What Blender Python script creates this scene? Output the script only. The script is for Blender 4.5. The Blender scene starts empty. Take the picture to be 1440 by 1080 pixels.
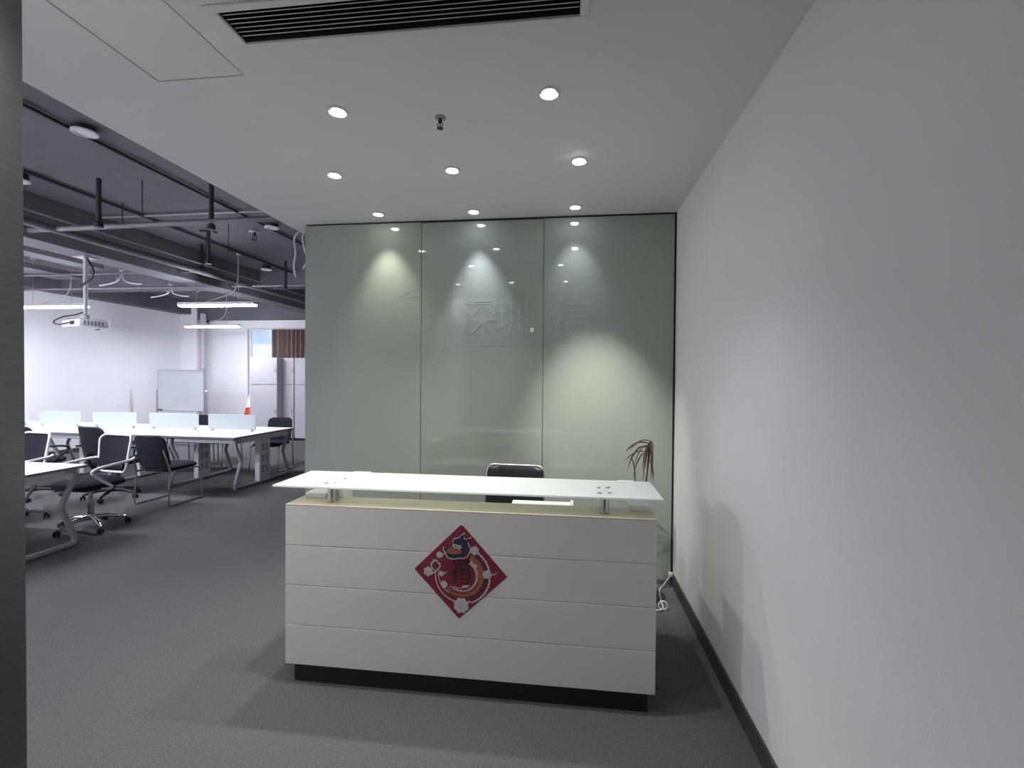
import bpy, bmesh, math, random
from mathutils import Vector, Matrix

random.seed(7)
SC = bpy.context.scene
COL = SC.collection
PI = math.pi

# ------------------------------------------------------------------ camera, world, exposure
F_PX, YAW, PITCH, ROLL, CAM_H = 653.8, 0.1203, 0.0135, 0.0074, 1.6


def cam_ray(u, v):
    c, s = math.cos(ROLL), math.sin(ROLL)
    u, v = u * c + v * s, -u * s + v * c
    x, y, z = u, 1.0, -v
    c, s = math.cos(PITCH), math.sin(PITCH)
    y, z = y * c + z * s, -y * s + z * c
    c, s = math.cos(YAW), math.sin(YAW)
    return Vector((x * c - y * s, x * s + y * c, z))


fwd = cam_ray(0, 0).normalized()
right = (cam_ray(1, 0) - cam_ray(0, 0)).normalized()
up = right.cross(fwd)
cam_data = bpy.data.cameras.new('camera')
cam_data.sensor_width = 36.0
cam_data.lens = F_PX / 1440 * 36.0
cam_data.clip_start = 0.02
cam = bpy.data.objects.new('camera', cam_data)
COL.objects.link(cam)
cam.matrix_world = Matrix(((right.x, up.x, -fwd.x, 0), (right.y, up.y, -fwd.y, 0),
                           (right.z, up.z, -fwd.z, CAM_H), (0, 0, 0, 1)))
SC.camera = cam

world = bpy.data.worlds.new('world')
SC.world = world
world.use_nodes = True
bg = world.node_tree.nodes['Background']
bg.inputs[0].default_value = (0.78, 0.86, 1.0, 1)
bg.inputs[1].default_value = 1.7

SC.view_settings.view_transform = 'Standard'
SC.view_settings.look = 'None'
SC.view_settings.gamma = 1.0
SC.view_settings.use_curve_mapping = False
SC.view_settings.exposure = 0.0

LED_STRENGTH = 178.0        # linear office pendants
SPOT_W = 56.0              # recessed spots of the reception
DISC_STRENGTH = 40.0

# room dimensions (metres)
ZC = 2.884                 # reception drop ceiling
ZS = 3.5                   # office slab
XR, XL = 0.82, -10.05
YG, YF, YB = 3.71, 11.3, -1.6
XE = -2.385                # edge of the drop ceiling
XW = -2.22                 # left end of the green wall
YJ = 0.80                  # door jamb plane


# ------------------------------------------------------------------ materials
def material(name, base, rough=0.5, metal=0.0, noise=0.0, nscale=8.0, bump=0.0, bscale=200.0,
             emit=None, estr=0.0, trans=0.0, alpha=1.0, spec=0.5, stretch=None, coat=0.0):
    m = bpy.data.materials.new(name)
    m.use_nodes = True
    nt = m.node_tree
    b = nt.nodes['Principled BSDF']
    col = (base[0], base[1], base[2], 1)
    b.inputs['Base Color'].default_value = col
    b.inputs['Roughness'].default_value = rough
    b.inputs['Metallic'].default_value = metal
    b.inputs['Specular IOR Level'].default_value = spec
    b.inputs['Transmission Weight'].default_value = trans
    b.inputs['Alpha'].default_value = alpha
    b.inputs['Coat Weight'].default_value = coat
    if emit:
        b.inputs['Emission Color'].default_value = (emit[0], emit[1], emit[2], 1)
        b.inputs['Emission Strength'].default_value = estr
    tc = nt.nodes.new('ShaderNodeTexCoord')
    src = tc.outputs['Object']
    if stretch:
        mp = nt.nodes.new('ShaderNodeMapping')
        mp.inputs['Scale'].default_value = stretch
        nt.links.new(src, mp.inputs['Vector'])
        src = mp.outputs['Vector']
    if noise:
        n = nt.nodes.new('ShaderNodeTexNoise')
        n.inputs['Scale'].default_value = nscale
        n.inputs['Detail'].default_value = 5
        nt.links.new(src, n.inputs['Vector'])
        r = nt.nodes.new('ShaderNodeMapRange')
        r.inputs['From Min'].default_value = 0.3
        r.inputs['From Max'].default_value = 0.7
        r.inputs['To Min'].default_value = 1 - noise
        r.inputs['To Max'].default_value = 1 + noise
        nt.links.new(n.outputs['Fac'], r.inputs['Value'])
        v = nt.nodes.new('ShaderNodeVectorMath')
        v.operation = 'SCALE'
        v.inputs[0].default_value = base[:3]
        nt.links.new(r.outputs['Result'], v.inputs['Scale'])
        nt.links.new(v.outputs['Vector'], b.inputs['Base Color'])
    if bump:
        n2 = nt.nodes.new('ShaderNodeTexNoise')
        n2.inputs['Scale'].default_value = bscale
        n2.inputs['Detail'].default_value = 3
        nt.links.new(src, n2.inputs['Vector'])
        bp = nt.nodes.new('ShaderNodeBump')
        bp.inputs['Strength'].default_value = bump
        bp.inputs['Distance'].default_value = 0.01
        nt.links.new(n2.outputs['Fac'], bp.inputs['Height'])
        nt.links.new(bp.outputs['Normal'], b.inputs['Normal'])
    return m


M = {}
M['wall'] = material('wall_paint', (0.745, 0.74, 0.725), 0.7, noise=0.015, nscale=2, bump=0.05, bscale=160)
M['wall_office'] = material('wall_office_paint', (0.83, 0.83, 0.845), 0.7, noise=0.015, nscale=2, bump=0.04, bscale=160)
M['ceiling'] = material('ceiling_paint', (0.70, 0.705, 0.70), 0.8, noise=0.02, nscale=1.5, bump=0.04, bscale=120)
M['slab'] = material('slab_paint', (0.115, 0.115, 0.13), 0.75, noise=0.12, nscale=1.8, bump=0.1, bscale=60)
M['slab_light'] = material('beam_paint', (0.15, 0.15, 0.165), 0.7, noise=0.1, nscale=3)
M['pipe'] = material('pipe_paint', (0.13, 0.13, 0.145), 0.5, noise=0.08, nscale=20)
M['pipe_dark'] = material('pipe_dark_paint', (0.03, 0.03, 0.038), 0.6, noise=0.08, nscale=20)
M['conduit'] = material('conduit_steel', (0.36, 0.36, 0.38), 0.45, noise=0.05, nscale=20)
M['carpet'] = material('carpet', (0.165, 0.160, 0.161), 0.95, noise=0.26, nscale=130, bump=0.9, bscale=420, spec=0.15)
M['glass_green'] = material('back_painted_glass', (0.315, 0.35, 0.30), 0.035, noise=0.01, nscale=3, spec=0.5)
M['residue'] = material('glue_residue', (0.345, 0.385, 0.33), 0.16, noise=0.02, nscale=60, bump=0.15, bscale=200)
M['gap'] = material('joint_dark', (0.03, 0.035, 0.03), 0.9)
M['lacquer'] = material('white_lacquer', (0.71, 0.70, 0.665), 0.16, noise=0.01, nscale=5)
M['lacquer_top'] = material('white_laminate', (0.85, 0.85, 0.84), 0.4, noise=0.01, nscale=5)
M['plinth'] = material('plinth_black', (0.012, 0.013, 0.018), 0.45, noise=0.1, nscale=30)
M['ledge'] = material('cream_laminate', (0.62, 0.55, 0.40), 0.4, noise=0.04, nscale=14)
M['frost'] = material('frosted_glass', (0.86, 0.90, 0.87), 0.25, noise=0.015, nscale=6)
nt = M['frost'].node_tree
mx, tl = nt.nodes.new('ShaderNodeMixShader'), nt.nodes.new('ShaderNodeBsdfTranslucent')
tl.inputs['Color'].default_value = (.90, .95, .92, 1)
mx.inputs[0].default_value = .38
nt.links.new(nt.nodes['Principled BSDF'].outputs[0], mx.inputs[1])
nt.links.new(tl.outputs[0], mx.inputs[2])
nt.links.new(mx.outputs[0], nt.nodes['Material Output'].inputs['Surface'])
M['steel'] = material('brushed_steel', (0.55, 0.55, 0.56), 0.3, 1.0, noise=0.05, nscale=30, stretch=(6, 6, 0.4))
M['jamb'] = material('jamb_steel', (0.20, 0.197, 0.192), 0.42, 1.0, noise=0.12, nscale=60, bump=0.04, bscale=300, stretch=(0.3, 0.3, 8))
M['chrome'] = material('chrome', (0.50, 0.50, 0.53), 0.15, 1.0, noise=0.02, nscale=20)
M['black_fabric'] = material('black_fabric', (0.014, 0.015, 0.021), 0.9, noise=0.2, nscale=60, bump=0.2, bscale=500, spec=0.2)
M['black_plastic'] = material('black_plastic', (0.014, 0.014, 0.018), 0.45, noise=0.1, nscale=30)
M['leather'] = material('black_leather', (0.010, 0.011, 0.015), 0.4, noise=0.1, nscale=30, bump=0.15, bscale=150)
M['white_plastic'] = material('white_plastic', (0.80, 0.80, 0.82), 0.35, noise=0.02, nscale=20)
M['white_metal'] = material('white_metal', (0.62, 0.62, 0.64), 0.4, noise=0.03, nscale=15)
M['grey_metal'] = material('grey_metal', (0.33, 0.33, 0.35), 0.42, noise=0.04, nscale=15)
M['desk_white'] = material('desk_laminate', (0.86, 0.86, 0.88), 0.35, noise=0.01, nscale=6)
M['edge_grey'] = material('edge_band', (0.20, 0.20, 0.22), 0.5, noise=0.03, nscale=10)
M['screen'] = material('screen_glass', (0.58, 0.64, 0.63), 0.3, noise=0.02, nscale=8)
M['board'] = material('board_white', (0.60, 0.62, 0.66), 0.25, noise=0.02, nscale=4)
M['cabinet'] = material('cabinet_white', (0.44, 0.435, 0.46), 0.4, noise=0.02, nscale=6)
M['curtain'] = material('curtain_brown', (0.36, 0.265, 0.235), 0.85, noise=0.15, nscale=20, stretch=(4, 4, 0.3))
M['base'] = material('baseboard_grey', (0.05, 0.05, 0.05), 0.5, noise=0.08, nscale=20)
M['red'] = material('red_plastic', (0.62, 0.05, 0.025), 0.5, noise=0.05, nscale=20)
M['dry'] = material('dry_leaf', (0.075, 0.045, 0.03), 0.85, noise=0.35, nscale=30)
M['pot'] = material('pot_grey', (0.22, 0.21, 0.20), 0.6, noise=0.1, nscale=15)
M['soil'] = material('soil', (0.03, 0.022, 0.016), 0.95, noise=0.3, nscale=50, bump=0.6, bscale=80)
M['window_glass'] = material('window_glass', (1, 1, 1), 0.0, trans=1.0, spec=0.3)
M['facade'] = material('facade_pale', (0.74, 0.77, 0.80), 0.8, noise=0.05, nscale=2)
M['facade_glass'] = material('facade_glass', (0.44, 0.54, 0.66), 0.3, noise=0.15, nscale=1)
M['led'] = material('led_diffuser', (0.9, 0.9, 0.9), 0.5, emit=(0.87, 0.88, 1.0), estr=LED_STRENGTH, noise=0.01)
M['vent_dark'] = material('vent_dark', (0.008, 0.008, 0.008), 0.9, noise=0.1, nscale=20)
M['vent'] = material('vent_paint', (0.62, 0.62, 0.61), 0.5, noise=0.03, nscale=20)
M['paper_red'] = material('poster_red', (0.22, 0.017, 0.042), 0.7, noise=0.08, nscale=30)
M['ink_navy'] = material('ink_navy', (0.022, 0.024, 0.05), 0.7, noise=0.05, nscale=30)
M['ink_brown'] = material('ink_brown', (0.32, 0.115, 0.045), 0.7, noise=0.08, nscale=40)
M['ink_cream'] = material('ink_cream', (0.58, 0.52, 0.50), 0.7, noise=0.05, nscale=40)
M['ink_purple'] = material('ink_purple', (0.12, 0.018, 0.06), 0.7, noise=0.08, nscale=40)
M['ink_black'] = material('ink_maroon_black', (0.035, 0.012, 0.018), 0.7, noise=0.05, nscale=40)
M['ink_grey'] = material('ink_pale_grey', (0.50, 0.50, 0.49), 0.7, noise=0.15, nscale=60)


def spot_disc_mat(name, c):
    return material(name, (0.9, 0.9, 0.9), 0.4, emit=c, estr=DISC_STRENGTH, noise=0.01)


# ------------------------------------------------------------------ mesh helpers
class MB:
    def __init__(self):
        self.bm = bmesh.new()

    def box(self, x0, x1, y0, y1, z0, z1, bevel=0.0, mat=None, seg=1):
        vs = [Vector((x, y, z)) for z in (z0, z1) for y in (y0, y1) for x in (x0, x1)]
        if mat is not None:
            vs = [mat @ v for v in vs]
        v = [self.bm.verts.new(p) for p in vs]
        fs = [(0, 2, 3, 1), (4, 5, 7, 6), (0, 1, 5, 4), (2, 6, 7, 3), (0, 4, 6, 2), (1, 3, 7, 5)]
        faces = [self.bm.faces.new([v[i] for i in f]) for f in fs]
        if bevel:
            es = list({e for f in faces for e in f.edges})
            bmesh.ops.bevel(self.bm, geom=es, offset=bevel, segments=seg, affect='EDGES', profile=0.5)
        return self

    def tube(self, pts, r, n=8, closed=False, caps=True, squash=None):
        """round bar along pts; r a number or one per point"""
        P = [Vector(p) for p in pts]
        k = len(P)
        R = r if isinstance(r, (list, tuple)) else [r] * k
        rings = []
        prev = None
        for i in range(k):
            if closed:
                t = (P[(i + 1) % k] - P[i - 1]).normalized()
            else:
                t = (P[min(i + 1, k - 1)] - P[max(i - 1, 0)]).normalized()
            if prev is None:
                a = Vector((0, 0, 1)) if abs(t.z) < 0.9 else Vector((1, 0, 0))
                u = t.cross(a).normalized()
            else:
                u = (prev - t * prev.dot(t)).normalized()
            prev = u
            w = t.cross(u)
            ring = []
            for j in range(n):
                a = 2 * PI * (j + 0.5) / n
                off = (u * math.cos(a) + w * math.sin(a)) * R[i]
                if squash:
                    off = Vector((off.x * squash[0], off.y * squash[1], off.z * squash[2]))
                ring.append(self.bm.verts.new(P[i] + off))
            rings.append(ring)
        m = k if closed else k - 1
        for i in range(m):
            A, B = rings[i], rings[(i + 1) % k]
            for j in range(n):
                self.bm.faces.new((A[j], A[(j + 1) % n], B[(j + 1) % n], B[j]))
        if caps and not closed:
            self.bm.faces.new(rings[0][::-1])
            self.bm.faces.new(rings[-1])
        return self

    def lathe(self, prof, cx=0, cy=0, n=24, mat=None):
        """prof: list of (radius, z); closed at radius 0"""
        rings = []
        for (r, z) in prof:
            if r < 1e-6:
                p = Vector((cx, cy, z))
                rings.append([self.bm.verts.new(mat @ p if mat is not None else p)])
            else:
                ring = []
                for j in range(n):
                    a = 2 * PI * j / n
                    p = Vector((cx + r * math.cos(a), cy + r * math.sin(a), z))
                    ring.append(self.bm.verts.new(mat @ p if mat is not None else p))
                rings.append(ring)
        for A, B in zip(rings, rings[1:]):
            for j in range(n):
                a0, a1 = A[j % len(A)], A[(j + 1) % len(A)]
                b0, b1 = B[j % len(B)], B[(j + 1) % len(B)]
                vs = []
                for v in (a0, a1, b1, b0):
                    if v not in vs:
                        vs.append(v)
                if len(vs) > 2:
                    self.bm.faces.new(vs)
        return self

    def prism(self, pts, f, depth):
        """2D outline pts mapped to 3D through f(u, v, w) and given a depth along w"""
        a = [self.bm.verts.new(f(u, v, 0)) for u, v in pts]
        b = [self.bm.verts.new(f(u, v, depth)) for u, v in pts]
        n = len(pts)
        self.bm.faces.new(a[::-1])
        self.bm.faces.new(b)
        for i in range(n):
            self.bm.faces.new((a[i], a[(i + 1) % n], b[(i + 1) % n], b[i]))
        return self

    def build(self, name, mat, parent=None, smooth=None, loc=None):
        bmesh.ops.recalc_face_normals(self.bm, faces=self.bm.faces)
        me = bpy.data.meshes.new(name)
        self.bm.to_mesh(me)
        self.bm.free()
        me.materials.append(mat)
        if smooth:
            me.polygons.foreach_set('use_smooth', [True] * len(me.polygons))
            try:
                me.set_sharp_from_angle(angle=math.radians(smooth))
            except Exception:
                pass
        o = bpy.data.objects.new(name, me)
        COL.objects.link(o)
        if parent is not None:
            o.parent = parent
        if loc is not None:
            o.location = loc
        return o


def thing(name, label, cat, loc=(0, 0, 0), rz=0.0, group=None):
    o = bpy.data.objects.new(name, None)
    o.empty_display_size = 0.1
    COL.objects.link(o)
    o.location = loc
    o.rotation_euler = (0, 0, rz)
    o['label'] = label
    o['category'] = cat
    if group:
        o['group'] = group
    return o


def tag(o, label, cat, group=None):
    o['label'] = label
    o['category'] = cat
    if group:
        o['group'] = group
    return o


def struct(o):
    o['kind'] = 'structure'
    return o


def kids(o):
    return [c for c in COL.objects if c.parent is o]


CH = {}


def copy_tree(o, parent=None):
    c = o.copy()
    COL.objects.link(c)
    if parent is not None:
        c.parent = parent
    for ch in CH.get(o.name, kids(o)):
        copy_tree(ch, c)
    return c


def again(proto, label, loc, rz):
    c = copy_tree(proto)
    c.location = loc
    c.rotation_euler = (0, 0, rz)
    c['label'] = label
    return c


def arc(cx, cy, r, a0, a1, n=16):
    return [(cx + r * math.cos(math.radians(a0 + (a1 - a0) * i / n)),
             cy + r * math.sin(math.radians(a0 + (a1 - a0) * i / n))) for i in range(n + 1)]


def smooth_path(pts, k=6):
    P = [Vector(p) for p in pts]
    out = []
    for i in range(len(P) - 1):
        p0, p1, p2, p3 = P[max(i - 1, 0)], P[i], P[i + 1], P[min(i + 2, len(P) - 1)]
        for j in range(k):
            t = j / k
            out.append(0.5 * ((2 * p1) + (p2 - p0) * t + (2 * p0 - 5 * p1 + 4 * p2 - p3) * t * t
                              + (3 * p1 - p0 - 3 * p2 + p3) * t ** 3))
    out.append(P[-1])
    return out


# ------------------------------------------------------------------ the setting
struct(MB().box(XL - .2, XR + .2, YB - .2, YF + .2, -0.15, 0).build('floor', M['carpet']))

# reception drop ceiling with openings for the vent and the access hatch
HX0, HX1, HY0, HY1 = -1.795, -1.385, 0.95, 1.855
VX0, VX1, VY0, VY1 = -1.245, 0.03, 1.52, 1.675


def slab_with_holes(xs, ys, holes, z0, z1):
    m = MB()
    for i in range(len(xs) - 1):
        for j in range(len(ys) - 1):
            cx, cy = (xs[i] + xs[i + 1]) / 2, (ys[j] + ys[j + 1]) / 2
            if any(h[0] < cx < h[1] and h[2] < cy < h[3] for h in holes):
                continue
            m.box(xs[i], xs[i + 1], ys[j], ys[j + 1], z0, z1)
    bmesh.ops.remove_doubles(m.bm, verts=m.bm.verts, dist=1e-5)
    dup = {}
    for f in list(m.bm.faces):                     # drop the inner walls shared by two cells
        k = tuple(sorted(v.index for v in f.verts)) if False else frozenset(f.verts)
        dup.setdefault(k, []).append(f)
    for fs in dup.values():
        if len(fs) > 1:
            for f in fs:
                m.bm.faces.remove(f)
    return m


m = slab_with_holes([XE, HX0, HX1, VX0, VX1, XR + .1], [YB - .1, HY0, VY0, VY1, HY1, 4.7],
                    [(HX0, HX1, HY0, HY1), (VX0, VX1, VY0, VY1)], ZC, ZC + 0.05)
drop = struct(m.build('ceiling', M['ceiling']))
fascia = struct(MB().box(XE - .012, XE + 0.03, YJ + .1, 4.7, ZC + .002, ZS).build('trim_1', M['slab_light']))
hatch = MB().box(HX0 + .007, HX1 - .007, HY0 + .007, HY1 - .007, ZC + .001, ZC + .03, .001).build('access_panel', M['ceiling'])
tag(hatch, 'flush ceiling access panel with a dark seam, left of the air vent', 'hatch')
struct(MB().box(HX0 - .05, HX1 + .05, HY0 - .05, HY1 + .05, ZC + .052, ZC + .06).build('trim_2', M['gap']))

# office slab, and the closing lids
struct(MB().box(XL - .2, XR + .2, YJ, YF + .2, ZS, ZS + .2).build('ceiling', M['slab']))

# walls
struct(MB().box(XR, XR + .2, YB - .2, YF + .2, 0, ZS + .2).build('wall_right', M['wall']))
struct(MB().box(XL - .2, XL, YJ, YF + .2, 0, ZS + .2).build('wall_left', M['wall_office']))
struct(MB().box(XL - .2, -1.45, YJ + .02, YJ + .17, 0, ZS + .2).build('wall_front', M['wall_office']))
struct(MB().box(-2.6, XR + .2, YB - .2, YB, 0, ZC + .05).build('wall_lobby', M['wall']))
struct(MB().box(-2.6, XE, YB, YJ + .02, 0, ZC + .05).build('wall_lobby_left', M['wall']))
struct(MB().box(-1.45, XR + .2, YJ + .05, YJ + .12, ZC + .05, ZS).build('wall_header', M['wall']))

# green glass feature wall: backing + three back-painted glass panels
gw = struct(MB().box(XW + .004, XR, YG + .014, YG + .16, 0, ZS).build('wall_back', M['gap']))
for x0, x1, zt in ((XW, -1.207, 2.868), (-1.203, -.203, 2.862), (-.199, XR - .018, 2.866)):
    g = MB().box(x0, x1, YG, YG + .012, .035, zt, .0015).build('glass_panel', M['glass_green'], gw)
MB().box(XW, XR - .01, YG - .001, YG + .014, 0.0, .033).build('glass_channel', M['steel'], gw)

# far wall with its window
WX0, WX1, WZ0, WZ1 = -8.37, -5.2, 0.9, 2.82
m = MB()
m.box(XL - .2, WX0, YF, YF + .2, 0, ZS + .2)
m.box(WX1, XR + .2, YF, YF + .2, 0, ZS + .2)
m.box(WX0, WX1, YF, YF + .2, 0, WZ0)
m.box(WX0, WX1, YF, YF + .2, WZ1, ZS + .2)
struct(m.build('wall_far', M['wall_office']))
struct(MB().box(XL, -9.6, 11.02, YF, 0, ZS).build('wall_pier', M['wall_office']))
wn = struct(thing('window_1', '', ''))
for k in ('label', 'category'):
    del wn[k]
m = MB()
for a, b in ((WX0, WX0 + .05), (WX1 - .05, WX1), (-7.63, -7.58), (-6.4, -6.35)):
    m.box(a, b, YF + .08, YF + .13, WZ0, WZ1, .004)
for a, b in ((WZ0, WZ0 + .05), (WZ1 - .05, WZ1), (2.42, 2.46)):
    m.box(WX0, WX1, YF + .075, YF + .135, a, b, .004)
m.build('window_frame', M['white_plastic'], wn)
for a, b in ((WX0 + .05, -7.63), (-7.58, -6.4), (-6.35, WX1 - .05)):
    for c, d in ((WZ0 + .05, 2.42), (2.46, WZ1 - .05)):
        MB().box(a, b, YF + .10, YF + .106, c, d).build('pane', M['window_glass'], wn)

# skirting
struct(MB().box(XR - .012, XR, -.5, YG, 0, .10, .002).build('baseboard_right', M['base']))
struct(MB().box(XL, XL + .012, YJ + .17, 11.02, 0, .09, .002).build('baseboard_left', M['base']))
struct(MB().box(-9.6, WX0, YF - .012, YF, 0, .09, .002).build('baseboard_far', M['base']))

# stainless door jamb beside the camera
jb = MB().box(-1.45, -1.31, YJ, YJ + .18, 0, ZC, .004, seg=2)
jb.box(-1.47, -1.44, YJ - .012, YJ + .004, 0, ZC, .002)
struct(jb.build('door_frame', M['jamb'], smooth=40))

# office beams
struct(MB().box(-5.97, -5.60, YJ + .17, YF, 3.02, ZS, .006).build('ceiling_beam', M['slab_light']))
struct(MB().box(XL, XL + .3, YJ + .17, YF, 3.19, ZS, .004).build('ceiling_beam', M['slab']))
struct(MB().box(XL, XR, YF - .25, YF, 3.05, ZS, .004).build('ceiling_beam', M['slab']))
struct(MB().box(XL, XR, 7.9, 8.15, 3.22, ZS, .004).build('ceiling_beam', M['slab']))

# ------------------------------------------------------------------ reception counter
DX0, DX1, DY, DT, DB = -1.45, 0.4215, 2.2425, 0.937, 0.1044
desk = thing('reception_desk', 'white lacquered reception counter with frosted glass shelf and black plinth', 'desk', ((DX0 + DX1) / 2, DY, 0))
ox, oy = (DX0 + DX1) / 2, DY


def dpart(name, mat, mb, parent=desk, smooth=None):
    for v in mb.bm.verts:
        v.co -= Vector((ox, oy, 0))
    return mb.build(name, mat, parent, smooth)


h4 = (DT - .004 - DB) / 4
for i in range(4):
    z0 = DB + i * h4
    dpart('front_panel', M['lacquer'], MB().box(DX0, DX1, DY, DY + .02, z0 + (.0004 if i else 0), z0 + h4 - .0004, .0035, seg=2))
dpart('core_panel', M['lacquer'], MB().box(DX0 + .02, DX1 - .02, DY + .0185, DY + .05, DB, DT - .0045))
dpart('ledge', M['ledge'], MB().box(DX0, DX1, DY, DY + .185, DT - .0038, DT))
dpart('plinth', M['plinth'], MB().box(DX0 + .035, DX1 - .03, DY + .03, DY + .65, 0, DB))
for s, (a, b) in enumerate(((DX0, DX0 + .03), (DX1 - .03, DX1))):
    dpart('end_panel', M['lacquer'], MB().box(a, b, DY + .0205, DY + .70, DB, DT - .0045, .002))
for (a, b) in ((DX0 + .03, DX0 + .15), (DX1 - .11, DX1 - .012)):
    dpart('side_cap', M['lacquer_top'], MB().box(a, b, DY + .135, DY + .72, DT, DT + .028, .002))
dpart('worktop', M['lacquer_top'], MB().box(DX0 + .03, DX1 - .03, DY + .05, DY + .70, .715, .74, .002))
GZ0, GZ1 = 1.021, 1.033
POSTS = ((-1.238, 2.325), (-1.245, 2.475), (.185, 2.325), (.188, 2.475))
for (px, py) in POSTS:
    m = MB().lathe([(0, DT), (.030, DT), (.030, DT + .004), (.0215, DT + .005), (.0215, GZ0 - .004), (.028, GZ0 - .003), (.028, GZ0), (0, GZ0)], px, py if py < 2.42 else 2.405, 20)
    p = dpart('post', M['steel'], m, smooth=35)
gl = dpart('glass_shelf', M['frost'], MB().box(-1.528, .453, 2.25, 2.627, GZ0, GZ1, .004, seg=2))
for (px, py) in POSTS:
    py = py if py < 2.42 else 2.44
    for dx in (-.028, .022):
        dpart('screw_cap', M['steel'], MB().lathe([(0, GZ1), (.011, GZ1), (.011, GZ1 + .003), (.008, GZ1 + .005), (0, GZ1 + .005)], px + dx, py + dx * .25, 12), gl, 35)

# new-year poster on the counter front
poster = thing('poster', 'red diamond new year poster with a dragon, stuck on the counter front', 'poster', (-.521, DY, .636))
K = .233 / 420


def pf(layer):
    z = .0006 + layer * .0005

    def f(u, v, w):
        return Vector(((u - 560) * K, -(z + w), (545 - v) * K))
    return f


def inkp(name, mat, layer, *polys):
    if name in ('belly_spots',):
        m = MB()
        for pl in polys:
            m.prism(pl, pf(layer), .0004)
        m.build(name, M[mat], poster)['kind'] = 'stuff'
        return
    for pl in polys:
        MB().prism(pl, pf(layer), .0004).build(name, M[mat], poster)


def blob(cx, cy, r, n=7, k=.18, ry=None, ph=0):
    out = []
    ry = ry or r
    for i in range(n * 6):
        a = 2 * PI * i / (n * 6)
        q = 1 - k + k * abs(math.sin(a * n / 2 + ph))
        out.append((cx + r * q * math.cos(a), cy + ry * q * math.sin(a)))
    return out


def ell(cx, cy, rx, ry=None, n=20):
    ry = ry or rx
    return [(cx + rx * math.cos(2 * PI * i / n), cy + ry * math.sin(2 * PI * i / n)) for i in range(n)]


def band(cx, cy, r0, r1, a0, a1, n=30, w0=None, jag=0):
    """ring sector; angles counter-clockwise from the right (v runs down); w0: width factor at the far end"""
    inner, outer = [], []
    for i in range(n + 1):
        t = i / n
        a = math.radians(a0 + (a1 - a0) * t)
        f = 1 if w0 is None else 1 - (1 - w0) * t
        mid, hw = (r0 + r1) / 2, (r1 - r0) / 2 * f
        j = jag * (i % 2)
        inner.append((cx + (mid - hw) * math.cos(a), cy - (mid - hw) * math.sin(a)))
        outer.append((cx + (mid + hw + j) * math.cos(a), cy - (mid + hw + j) * math.sin(a)))
    return inner + outer[::-1]


MB().prism([(138, 535), (545, 135), (562, 125), (585, 132), (980, 560), (975, 572), (550, 964), (140, 542)],
           lambda u, v, w: Vector(((u - 560) * K, -w, (545 - v) * K)), .0008).build('paper', M['paper_red'], poster)
CXR, CYR = 572, 575
inkp('body_outline', 'ink_cream', 1, band(CXR, CYR, 246, 256, 62, -70, 40, jag=9), band(CXR, CYR, 236, 246, -70, -188, 30),
     band(CXR - 20, CYR - 10, 190, 198, -120, -190, 16))
inkp('mane', 'ink_purple', 1, band(CXR, CYR, 205, 246, 58, -68, 40))
inkp('dragon_body', 'ink_brown', 2, band(CXR, CYR, 150, 208, 66, -165, 50, w0=.25))
inkp('dragon_belly', 'ink_cream', 3, band(CXR, CYR, 126, 152, 58, -118, 40, w0=.5))
inkp('belly_spots', 'ink_purple', 4, *[ell(CXR + 139 * math.cos(math.radians(a)), CYR - 139 * math.sin(math.radians(a)), 5) for a in range(-110, 56, 9)])
inkp('tail', 'ink_cream', 1, [(285, 510), (290, 470), (305, 462), (312, 438), (328, 450), (345, 440), (355, 465), (376, 472), (380, 500), (360, 530), (330, 552)])
inkp('tail_fill', 'ink_purple', 2, [(297, 505), (303, 478), (316, 470), (322, 455), (334, 464), (344, 458), (348, 474), (364, 484), (366, 502), (350, 522), (328, 538)])
inkp('cloud', 'ink_cream', 5, blob(265, 553, 44, 6), blob(570, 842, 72, 8), blob(800, 552, 40, 7), [(826, 540), (862, 545), (895, 526), (880, 545), (830, 562)],
     blob(688, 345, 42, 6), blob(370, 398, 31, 6), [(385, 392), (420, 375), (412, 392), (395, 404)], blob(388, 566, 25, 5), [(400, 560), (448, 545), (420, 566), (402, 578)],
     blob(412, 660, 33, 7), [(570, 668), (600, 660), (655, 655), (620, 678), (580, 684)], [(300, 560), (350, 530), (345, 545), (300, 580)], ell(650, 450, 24, 14), ell(690, 480, 22, 14))
inkp('cloud_filling', 'ink_grey', 6, blob(265, 553, 35, 6), blob(570, 842, 62, 8), blob(800, 552, 32, 7), blob(688, 345, 33, 6))
inkp('curl', 'ink_cream', 5, *[band(480 + 36 * i, 690 + 5 * i, 14, 20, 200, -60, 14) for i in range(3)])
head = [(410, 322), (440, 328), (470, 325), (494, 318), (494, 268), (505, 248), (545, 240), (578, 208), (598, 200), (586, 240), (606, 250), (648, 232),
        (650, 240), (622, 276), (632, 300), (648, 325), (636, 368), (620, 396), (588, 414), (545, 412), (500, 424), (452, 415), (436, 396), (428, 368), (412, 352)]
hc = (545, 325)
inkp('head_outline', 'ink_cream', 7, [(hc[0] + (u - hc[0]) * 1.09, hc[1] + (v - hc[1]) * 1.11) for u, v in head])
inkp('dragon_head', 'ink_navy', 8, head)
inkp('snout', 'ink_brown', 9, ell(500, 358, 74, 27))
inkp('nose', 'ink_navy', 10, ell(430, 338, 22, 24))
inkp('nostril', 'ink_cream', 11, ell(448, 346, 6), ell(424, 328, 4), [(592, 242), (608, 232), (604, 246)])
inkp('eye', 'ink_cream', 10, ell(513, 311, 20), ell(550, 318, 20))
inkp('pupil', 'ink_black', 11, ell(515, 311, 8), ell(548, 319, 8))


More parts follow.
